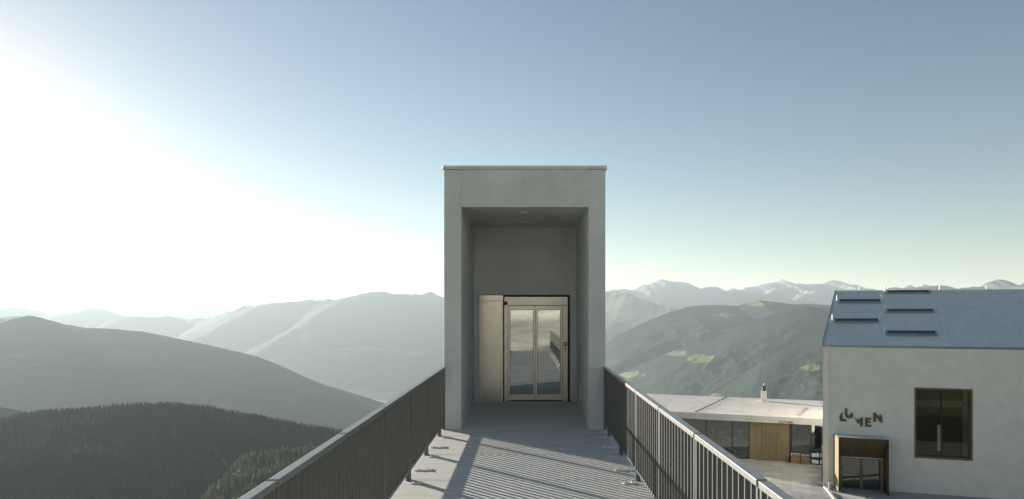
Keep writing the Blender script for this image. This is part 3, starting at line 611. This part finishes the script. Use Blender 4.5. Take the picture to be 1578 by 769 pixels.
roof = rf.build('roof', M['dark_metal'], mus)
NC = 24; roff = [random.uniform(0, 9) for _ in range(NC)]
rel = Vector(mus.location)
for i in range(NC):
    a = E0+rv*(i/NC)-rel; b_ = E0+rv*((i+1.12 if i < NC-1 else i+1)/NC)-rel
    lo, hi = rn*0.035, rn*0.004
    mb = MB(); mb.hexa([a, a+wd*LEN, b_+wd*LEN, b_, a+lo, a+wd*LEN+lo, b_+wd*LEN+hi, b_+hi])
    o = mb.build('shingle_course', M['zinc'], roof)
    uv = o.data.uv_layers.new(name='uv')
    for lp in o.data.loops:
        co = o.data.vertices[lp.vertex_index].co; q = co-a
        uv.data[lp.index].uv = (q.dot(wd)+roff[i], (q-wd*q.dot(wd)).length*1.0+0.005)
# verge trim, ridge cap
rt = XB(mus); rt.obox(E0-wd*0.09-rn*0.14, rv+rv.normalized()*0.02, wd*0.10, rn*0.24); rt.build('verge_trim', M['flash'], mus)
rt = XB(mus); rt.obox(Vector((Rg.x, Rg.y, Rg.z))-wd*0.05+wo*0.12+Vector((0, 0, -0.06)), wd*LEN, -wo*0.24, (0, 0, 0.13)); rt.build('ridge_cap', M['flash'], mus)
rt = XB(mus); rt.obox(E0+wo*0.003-rn*0.17, wd*LEN, wo*0.05, rn*0.15); rt.build('eave_trim', M['flash'], mus)
# skylight slots and their snow stops, placed on the roof plane
def rpt(px, py, h_=0.03): return hit(px, py, E0+rn*h_, rn)
rvn = rv.normalized(); rvp = (rv-wd*rv.dot(wd)).normalized()
for (xa_, xb_, ya_, yb_) in ((1293, 1359, 462.5, 468.0), (1286, 1356, 492, 498.2), (1367, 1435, 448.8, 453.8), (1367, 1441, 477.4, 483), (1367, 1445, 510.5, 518)):
    p = rpt(xa_, yb_); q = rpt(xb_, yb_); l = (q-p).dot(wd); t_ = rpt(xa_, ya_); dpt = max((t_-p).dot(rvp), 0.5)
    sk = XB(mus); sk.obox(p, wd*l, rvp*dpt, rn*0.10); sk = sk.build('skylight', M['slate'], mus)
    XB(mus).obox(p+rn*0.101+wd*0.1+rvp*dpt*0.38, wd*(l-0.2), rvp*(dpt*0.52), rn*0.01).build('pane', M['pane_dark'], sk)
    for w_ in (0, l-0.09): XB(mus).obox(p+wd*w_-rvp*0.02, wd*0.09, rvp*(dpt+0.05), rn*0.14).build('frame', M['flash'], sk)
    XB(mus).obox(p-rvp*0.035+wd*0.09, wd*(l-0.18), rvp*0.03, rn*0.09).build('frame', M['flash'], sk)
    for w_ in ((-0.12,) if xa_ > 1360 else (-0.12, l+0.02)):
        XB(mus).tube(p+wd*w_+rvp*dpt*0.5, p+wd*w_+rvp*dpt*0.5+Vector((0, 0, 0.55)), 0.05, 6).build('snow_post', M['white'], sk)
for px in (1324, 1448, 1520):
    p = hit(px, 447.5, Rg, wo); XB(mus).tube(Vector((p.x, p.y, Rg.z)), Vector((p.x, p.y, Rg.z+0.42)), 0.045, 6).build('ridge_post', M['white'], mus)
for i in range(20):
    f_ = i/19; p = rpt(1445+13*f_, 452+80*f_, 0.04); XB(mus).obox(p, wd*0.07, rvp*0.10, rn*0.10).build('step_bracket', M['white'], mus)
# window
win = XB(mus)
for sa, sb, za, zb in ((s0, s0+0.12, zb_, zt_), (s1-0.12, s1, zb_, zt_), (s0+0.12, s1-0.12, zt_-0.12, zt_), (s0+0.12, s1-0.12, zb_, zb_+0.14)): wbox(win, sa, sb, za, zb, -0.38, 0.02)
win = win.build('window', M['bronze'], mus)
sm = ws(1452.5, 650)[0]
wbox(XB(mus), s0+0.12, s1-0.12, zb_+0.14, zt_-0.12, -0.33, -0.31).build('glass_pane', M['glass_dark'], win)
wbox(XB(mus), sm-0.035, sm+0.035, zb_+0.14, zt_-0.12, -0.30, -0.22).build('mullion', M['dark_metal'], win)
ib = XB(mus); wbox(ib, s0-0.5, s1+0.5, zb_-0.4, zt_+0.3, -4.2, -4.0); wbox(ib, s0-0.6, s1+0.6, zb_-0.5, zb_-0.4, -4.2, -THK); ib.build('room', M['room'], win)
ib = XB(mus); wbox(ib, s0+0.125, s1-0.125, ws(1452, 628)[1], ws(1452, 618)[1], -0.42, -0.36); ib.build('pale_band', M['interior'], win)  # pale band across the window, just behind the glass
ib = XB(mus); wbox(ib, sm-0.24, sm-0.02, ws(1452, 697)[1], ws(1452, 656)[1], -0.41, -0.36); ib.build('reflection_bar', M['white'], win)  # pale bar standing in for the tower's reflection in the pane
# entrance porch with splayed bronze lining
PD = 1.5
zp_t = ws(1325, 675.5, PD)[1]
p0, p1 = ws(1292.5, 720, PD)[0], ws(1370, 720, PD)[0]
po = XB(mus)
sA = ws(1284.8, 720)[0]; zh = Vector((0, 0, zp_t-PZ+0.1)); q4 = [wp(p0, PZ-0.1, PD), wp(p0+0.07, PZ-0.1, PD), wp(sA+0.12, PZ-0.1, 0.002), wp(sA, PZ-0.1, 0.002)]; po.hexa(q4+[v+zh for v in q4]); wbox(po, p1-0.07, p1, PZ-0.1, zp_t, 0.002, PD); wbox(po, p0+0.07, p1-0.07, zp_t-0.07, zp_t-0.001, 0.002, PD-0.002)
po = po.build('entrance_porch', M['bronze_dark'], mus)
q4 = [wp(p0-0.014, PZ+0.12, PD-0.02), wp(p0-0.003, PZ+0.12, PD-0.02), wp(sA-0.003, PZ+0.12, 0.02), wp(sA-0.014, PZ+0.12, 0.02)]; XB(mus).hexa(q4+[v+Vector((0, 0, zp_t-PZ-0.17)) for v in q4]).build('side_cladding', M['bronze_light'], po)
q4 = [wp(p0-0.02, zp_t+0.002, PD+0.02), wp(p1+0.02, zp_t+0.002, PD+0.02), wp(p1+0.02, zp_t+0.002, 0.01), wp(sA-0.02, zp_t+0.002, 0.01)]; XB(mus).hexa(q4+[v+Vector((0, 0, 0.02)) for v in q4]).build('porch_roof', M['flash'], po)
# splayed soffit in three panels
for k in range(3):
    a0 = p0+0.09+(p1-p0-0.18)*k/3; a1 = p0+0.09+(p1-p0-0.18)*(k+1)/3-0.015; b0 = e0+(e1-e0)*k/3; b1 = e0+(e1-e0)*(k+1)/3-0.012
    A, B, C_, D_ = wp(a0, zp_t-0.09, PD-0.03), wp(a1, zp_t-0.09, PD-0.03), wp(b1, ez, -0.05), wp(b0, ez, -0.05); h_ = Vector((0, 0, 0.03))
    XB(mus).hexa([A, B, C_, D_, A+h_, B+h_, C_+h_, D_+h_]).build('soffit_panel', M['bronze'], po)
for (aa, bb, sg) in ((p0+0.075, e0, 1), (p1-0.075, e1, -1)):
    A, B, C_, D_ = wp(aa, PZ, PD-0.03), wp(bb, PZ, -0.05), wp(bb, ez+0.02, -0.05), wp(aa, zp_t-0.07, PD-0.03); h_ = wd*(-0.02*sg)
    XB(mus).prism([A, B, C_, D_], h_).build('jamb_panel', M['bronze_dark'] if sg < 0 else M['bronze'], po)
dW = e1-e0
dd = XB(mus)
for sa, sb, za, zb in ((e0, e0+0.12, PZ, ez), (e1-0.12, e1, PZ, ez), (e0+0.12, e1-0.12, ez-0.1, ez), (e0+dW/2-0.11, e0+dW/2+0.11, PZ, ez-0.1)): wbox(dd, sa, sb, za, zb, -0.20, -0.10)
dd = dd.build('entrance_door', M['bronze_light'], mus)
for sa, sb in ((e0+0.12, e0+dW/2-0.11), (e0+dW/2+0.11, e1-0.12)):
    wbox(XB(mus), sa, sb, PZ+0.25, ez-0.1, -0.16, -0.14).build('glass_pane', M['glass'], dd)
    wbox(XB(mus), sa, sb, PZ, PZ+0.25, -0.19, -0.11).build('kick_plate', M['bronze_dark'], dd)
wbox(XB(mus), e0+dW/2-0.05, e0+dW/2-0.02, PZ+0.95, PZ+1.35, -0.099, -0.05).build('handle', M['dark_metal'], dd)
ib = XB(mus); wbox(ib, e0-1, e1+1, PZ, ez+0.2, -3.2, -3.0); wbox(ib, e0-1, e1+1, PZ-0.1, PZ, -3.2, -THK); ib.build('lobby', M['interior'], dd)
# wall letters: outlines in the photo's pixels, set on the wall
Z5 = lambda pts: [(1270+x/4.55, 600+y/4.55) for x, y in pts]
LETTERS = [
 [(108,222),(108,188),(123,163),(128,163),(128,205),(157,210),(157,226)],
 [(145,131),(163,134),(163,172),(168,180),(176,182),(183,178),(188,158),(205,178),(203,190),(194,200),(180,205),(163,202),(150,192),(146,180)],
 [(212,191),(232,213),(238,216),(258,196),(270,198),(270,260),(251,258),(251,226),(240,241),(233,238)],
 [(287,196),(329,201),(329,215),(305,212),(305,220),(325,223),(325,236),(305,233),(305,246),(330,249),(330,264),(287,259)],
 [(344,162),(361,164),(389,196),(389,172),(405,186),(409,233),(394,232),(362,193),(362,228),(344,226)],
]
for pts in LETTERS:
    lp = [wpt(x, y, 0.006) for x, y in Z5(pts)]
    XB(mus).prism(lp, wo*0.05).build('letter', M['letter'], mus)
# ------------------------------------------------------------------ restaurant pavilion
res = empty('restaurant_pavilion', tuple(RP)); tag(res, 'low glass pavilion with pale flat roof and bronze double door', 'building')
def rt_(px, off=0.0):
    p = hit(px, 690, RP+mv*off, mv); return (p-RP).dot(ev)
def rp_(t, z, off=0.0): q = RP+ev*t+mv*off; return Vector((q.x, q.y, z))
def rbox(mb, ta, tb, za, zb, o0, o1):
    a, b, c, d_ = rp_(ta, za, o1), rp_(tb, za, o1), rp_(tb, za, o0), rp_(ta, za, o0); h_ = Vector((0, 0, zb-za)); return mb.hexa([a, b, c, d_, a+h_, b+h_, c+h_, d_+h_])
ZF0, ZF1, TL, TR, DEP = -7.80, -7.28, -19.0, 0.45, 13.0
rbox(XB(res), TL, TR, ZF0, ZF1-0.03, -DEP, 0.55).build('roof_slab', M['fascia'], res)
rbox(XB(res), TL, TR+0.02, ZF0-0.001, ZF1+0.05, 0.551, 0.60).build('fascia', M['fascia'], res)
rows, segs = 7, 8
for i in range(rows):
    for j in range(segs):
        o0 = -DEP+(DEP+0.5)*i/rows; o1 = -DEP+(DEP+0.5)*(i+1)/rows-0.025; ta = TL+(TR-TL)*j/segs; tb = TL+(TR-TL)*(j+1)/segs-0.02
        rbox(XB(res), ta, tb, ZF1-0.028, ZF1+0.002+random.uniform(-.004, .004), o0, o1).build('roof_panel', M['roof_pale'], res)
# extra roof to the right, skewed along the museum wall
q0, q1 = rp_(TR+0.01, ZF0, 0.5), rp_(TR+0.01, ZF0, -DEP)
XB(res).hexa([q0, q0+ev*0.25, q1+ev*5.2, q1, q0+Vector((0,0,.52)), q0+ev*0.25+Vector((0,0,.52)), q1+ev*5.2+Vector((0,0,.52)), q1+Vector((0,0,.52))]).build('roof_panel', M['roof_pale'], res)
tA, tB, tC, tD = rt_(1155), rt_(1216.5), rt_(1220.5), rt_(1250)
# bronze cladding with the double door
td0, td1, td2 = rt_(1173.7), rt_(1185.5), rt_(1197.8)
zd = CH-(668-VY)*61.3/F
gap = 0.02
for a, b in ((tA, td0-gap), (td2+gap, tB)): rbox(XB(res), a, b, PZ, ZF0, -0.06, 0.03).build('cladding_panel', M['bronze_light'], res)
rbox(XB(res), td0, td2, zd+gap, ZF0, -0.06, 0.03).build('cladding_panel', M['bronze_light'], res)
for a, b in ((td0, td1-gap/2), (td1+gap/2, td2)): rbox(XB(res), a, b, PZ+0.02, zd, -0.06, 0.015).build('door_leaf', M['bronze_light'], res)
rbox(XB(res), tA, tB, PZ, ZF0, -0.2, -0.07).build('door_backing', M['dark_metal'], res)
rbox(XB(res), tB+0.005, tC, PZ, ZF0, -0.08, 0.02).build('mullion', M['dark_metal'], res)
ts = [TL, rt_(985), rt_(1020), rt_(1052), rt_(1088.5), rt_(1128.5), tA-0.03]
for i in range(len(ts)-1):
    rbox(XB(res), ts[i]+0.04, ts[i+1]-0.04, PZ+0.08, ZF0-0.02, -0.03, -0.01).build('glass_pane', M['glass'], res)
    rbox(XB(res), ts[i]-0.04, ts[i]+0.04, PZ, ZF0, -0.07, 0.02).build('mullion', M['dark_metal'], res)
for a, b in ((tC+0.01, tD-0.04), (tD+0.04, TR-0.05)): rbox(XB(res), a, b, PZ+0.08, ZF0-0.02, -0.03, -0.01).build('glass_pane', M['glass'], res)
rbox(XB(res), tD-0.04, tD+0.04, PZ, ZF0, -0.07, 0.02).build('mullion', M['dark_metal'], res)
rbox(XB(res), TR-0.05, TR, PZ+0.08, ZF0, -0.1, 0.02).build('mullion', M['dark_metal'], res)
rbox(XB(res), TL, TR, PZ-0.02, PZ+0.078, -0.09, -0.08+0.055).build('sill', M['dark_metal'], res)
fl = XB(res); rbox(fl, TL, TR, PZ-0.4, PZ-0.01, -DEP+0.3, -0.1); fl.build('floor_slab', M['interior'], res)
rbox(XB(res), TL+0.2, TR-0.21, PZ, ZF0, -6.2, -6.0).build('inner_wall', M['interior'], res)  # extended across the room to keep rear sun off the side wall
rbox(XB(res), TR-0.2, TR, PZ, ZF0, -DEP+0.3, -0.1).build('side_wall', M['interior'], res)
rbox(XB(res), TL, TR, PZ, PZ+0.9, -DEP+0.2, -DEP+0.3).build('rear_parapet', M['dark_metal'], res)
for t_ in np.linspace(TL, TR, 9): rbox(XB(res), t_-0.05, t_+0.05, PZ+0.9, ZF0, -DEP+0.2, -DEP+0.3).build('mullion', M['dark_metal'], res)
for i in range(6): rbox(XB(res), TL+2.2*i+6.5, TL+2.2*i+7.3, PZ+0.70, PZ+0.75, -2.6, -1.5).build('table_top', M['wood'], res); rbox(XB(res), TL+2.2*i+6.85, TL+2.2*i+6.95, PZ, PZ+0.70, -2.1, -2.0).build('table_leg', M['dark_metal'], res)
for i, px in enumerate((1097, 1112, 1140, 1233, 1257)): 
    t_ = rt_(px); c_ = rp_(t_, ZF0-1.45, -1.4); XB(res).tube(c_, c_+Vector((0, 0, 0.35)), 0.09, 10).build('pendant_lamp', M['white'], res); XB(res).tube(c_+Vector((0, 0, 0.35)), c_+Vector((0, 0, 1.45)), 0.01, 5).build('cord', M['black'], res)
# sign lettering on the fascia
cu = bpy.data.curves.new('lettering', 'FONT'); cu.body = 'ALPINN'; cu.size = 0.34; cu.extrude = 0.01; cu.space_character = 1.05
to = bpy.data.objects.new('tmp', cu); COL.objects.link(to); dg = bpy.context.evaluated_depsgraph_get(); tm = bpy.data.meshes.new_from_object(to.evaluated_get(dg)); bpy.data.objects.remove(to)
tm.materials.clear(); tm.materials.append(M['letter'])
pl = hit(1199.5, 652.0, RP+mv*0.615, mv)
lo_ = inst('sign_lettering', tm, res, tuple(pl-RP), (R(90), 0, rzp))
# chimney, snow stops, cable
ch = rp_(0, ZF1, 0); cp = hit(1177, 618, Vector((0, 0, ZF1)), Vector((0, 0, 1)))
c_ = XB(res); c_.obox(Vector((cp.x, cp.y, ZF1-0.02))-ev*0.29-mv*0.29, ev*0.58, mv*0.58, (0, 0, 1.1)); c_ = c_.build('chimney', M['chimney'], res, 0.02)
XB(res).tube(Vector((cp.x, cp.y, ZF1+1.081)), Vector((cp.x, cp.y, ZF1+1.5)), 0.20, 12, 0.17).tube(Vector((cp.x, cp.y, ZF1+1.53)), Vector((cp.x, cp.y, ZF1+1.58)), 0.24, 12, 0.2).build('flue_cap', M['black'], c_)
XB(res).tube(Vector((cp.x, cp.y, ZF1+1.58)), Vector((cp.x, cp.y, ZF1+1.9)), 0.025, 6).build('lightning_rod', M['plate'], c_)
for i in range(15):
    f_ = i/14; p = hit(1072+46*f_, 635-22*f_, Vector((0, 0, ZF1)), Vector((0, 0, 1))); XB(res).obox(p, ev*0.14, mv*0.14, (0, 0, 0.12)).build('snow_stop', M['dark_metal'], res)
p, q = hit(1226, 640, Vector((0, 0, ZF1)), Vector((0, 0, 1))), hit(1240, 628, Vector((0, 0, ZF1)), Vector((0, 0, 1)))
XB(res).tube(p+Vector((0, 0, 0.03)), q+Vector((0, 0, 0.03)), 0.05, 6).build('conduit', M['fascia'], res)

# ------------------------------------------------------------------ loose things on the plaza
def crate(px0, px1, py0, py1, label):
    t0, t1 = rt_(px0, 0.55), rt_(px1, 0.55); zt__ = CH-(py0-VY)*(RP+ev*t0+mv*0.55).y/F
    root = empty('planter_box', tuple(rp_((t0+t1)/2, PZ, 0.4)), rzp); tag(root, label, 'planter', 'wooden planters by the pavilion glass')
    w = t1-t0; h_ = max(zt__-PZ, 0.6)
    for k in range(5):
        z0 = h_*k/5+0.01; z1 = h_*(k+1)/5-0.006
        MB().box(-w/2, w/2, -0.30, -0.275, z0, z1).build('plank', M['wood'], root); MB().box(-w/2, w/2, 0.275, 0.30, z0, z1).build('plank', M['wood'], root)
        for s in (-1, 1): MB().box(min(s*w/2, s*(w/2-0.025)), max(s*w/2, s*(w/2-0.025)), -0.274, 0.274, z0, z1).build('plank', M['wood'], root)
    MB().box(-w/2+0.03, w/2-0.03, -0.27, 0.27, 0.02, h_-0.06).build('soil', M['bronze_dark'], root)
    for k in range(5):
        x = -w/2+w*(k+0.5)/5
        MB().tube((x, 0, h_-0.061), (x, 0, h_+0.06), 0.016, 6).tube((x, 0, h_+0.06), (x, 0, h_+0.17), 0.055, 8, 0.03).build('candle', M['white'], root)
crate(1218.5, 1232.5, 701, 713, 'left wooden planter with white tips beside the bronze cladding')
crate(1234.5, 1248.5, 703, 715, 'right wooden planter with white tips in front of the pavilion glass')
t0, t1 = rt_(1249.5, 0.3), rt_(1270, 0.3)
shf = empty('shelf_rack', tuple(rp_((t0+t1)/2, PZ, 0.35)), rzp); tag(shf, 'dark shelf rack holding white parcels beside the museum corner', 'shelf'); w = t1-t0
for z in (0.05, 0.62, 1.25): MB().box(-w/2, w/2, -0.22, 0.22, z, z+0.04).build('shelf', M['dark_metal'], shf)
for x in (-w/2, w/2-0.05): MB().box(x, x+0.05, -0.221, 0.221, 0, 1.55).build('side_frame', M['dark_metal'], shf)
pos = ['left', 'middle', 'right']
for r_ in range(2):
    for k in range(3):
        px_ = (1250.5, 1256.5, 1264.5)[k] if r_ == 0 else (1251, 1256, 1264); px_ = px_ if not isinstance(px_, tuple) else px_[k]
        t_ = (rt_(px_+2.5, 0.3)-(t0+t1)/2); zz = 0.66 if r_ == 0 else 0.09
        wpos = shf.location+Vector((0, 0, zz))+ev*t_
        b = MB().box(-0.15, 0.15, -0.20, 0.16, 0.0015, 0.30+0.04*((k+r_) % 2)).build('parcel', M['white'], None, 0.01); b.location = wpos; b.rotation_euler = (0, 0, rzp)
        tag(b, f'{pos[k]} white parcel on the {"upper" if r_ == 0 else "lower"} shelf of the dark rack', 'parcel', 'white parcels on the rack')
# white corner post and low kerbs by the entrance
bp_ = hit(1278, 756, Vector((0, 0, PZ)), Vector((0, 0, 1)))
bo = empty('bollard', tuple(bp_)); bo.rotation_euler = (0, 0, math.atan2(wd.y, wd.x)); tag(bo, 'short white post with bracket at the museum corner', 'bollard')
MB().box(-0.08, 0.08, -0.05, 0.05, 0, 0.62).build('post', M['white'], bo, 0.01); MB().box(0.081, 0.32, -0.03, 0.03, 0.54, 0.6).build('bracket', M['white'], bo, 0.008)
kb = MB(); prev = None
kp = [hit(x, y, Vector((0, 0, PZ)), Vector((0, 0, 1))) for x, y in ((1262, 744), (1268, 748), (1273, 753), (1279, 760), (1285, 768), (1296, 782))]
for a, b in zip(kp, kp[1:]):
    d_ = (b-a).normalized(); nn = Vector((-d_.y, d_.x, 0))*0.09; kb.hexa([a-nn, b-nn, b+nn, a+nn]+[v+Vector((0, 0, 0.10)) for v in (a-nn, b-nn, b+nn, a+nn)])
tag(kb.build('kerb', M['fascia']), kind='structure')
k0, k1 = hit(1281, 760, Vector((0, 0, PZ)), Vector((0, 0, 1))), hit(1420, 790, Vector((0, 0, PZ)), Vector((0, 0, 1)))
st = MB(); dv = (k1-k0); bkv = -wo*0.12; st.obox(k0+Vector((0, 0, 0.0)), dv, bkv, (0, 0, 0.13)); tag(st.build('step_edge', M['fascia']), kind='structure')
print('objects', len(bpy.data.objects))
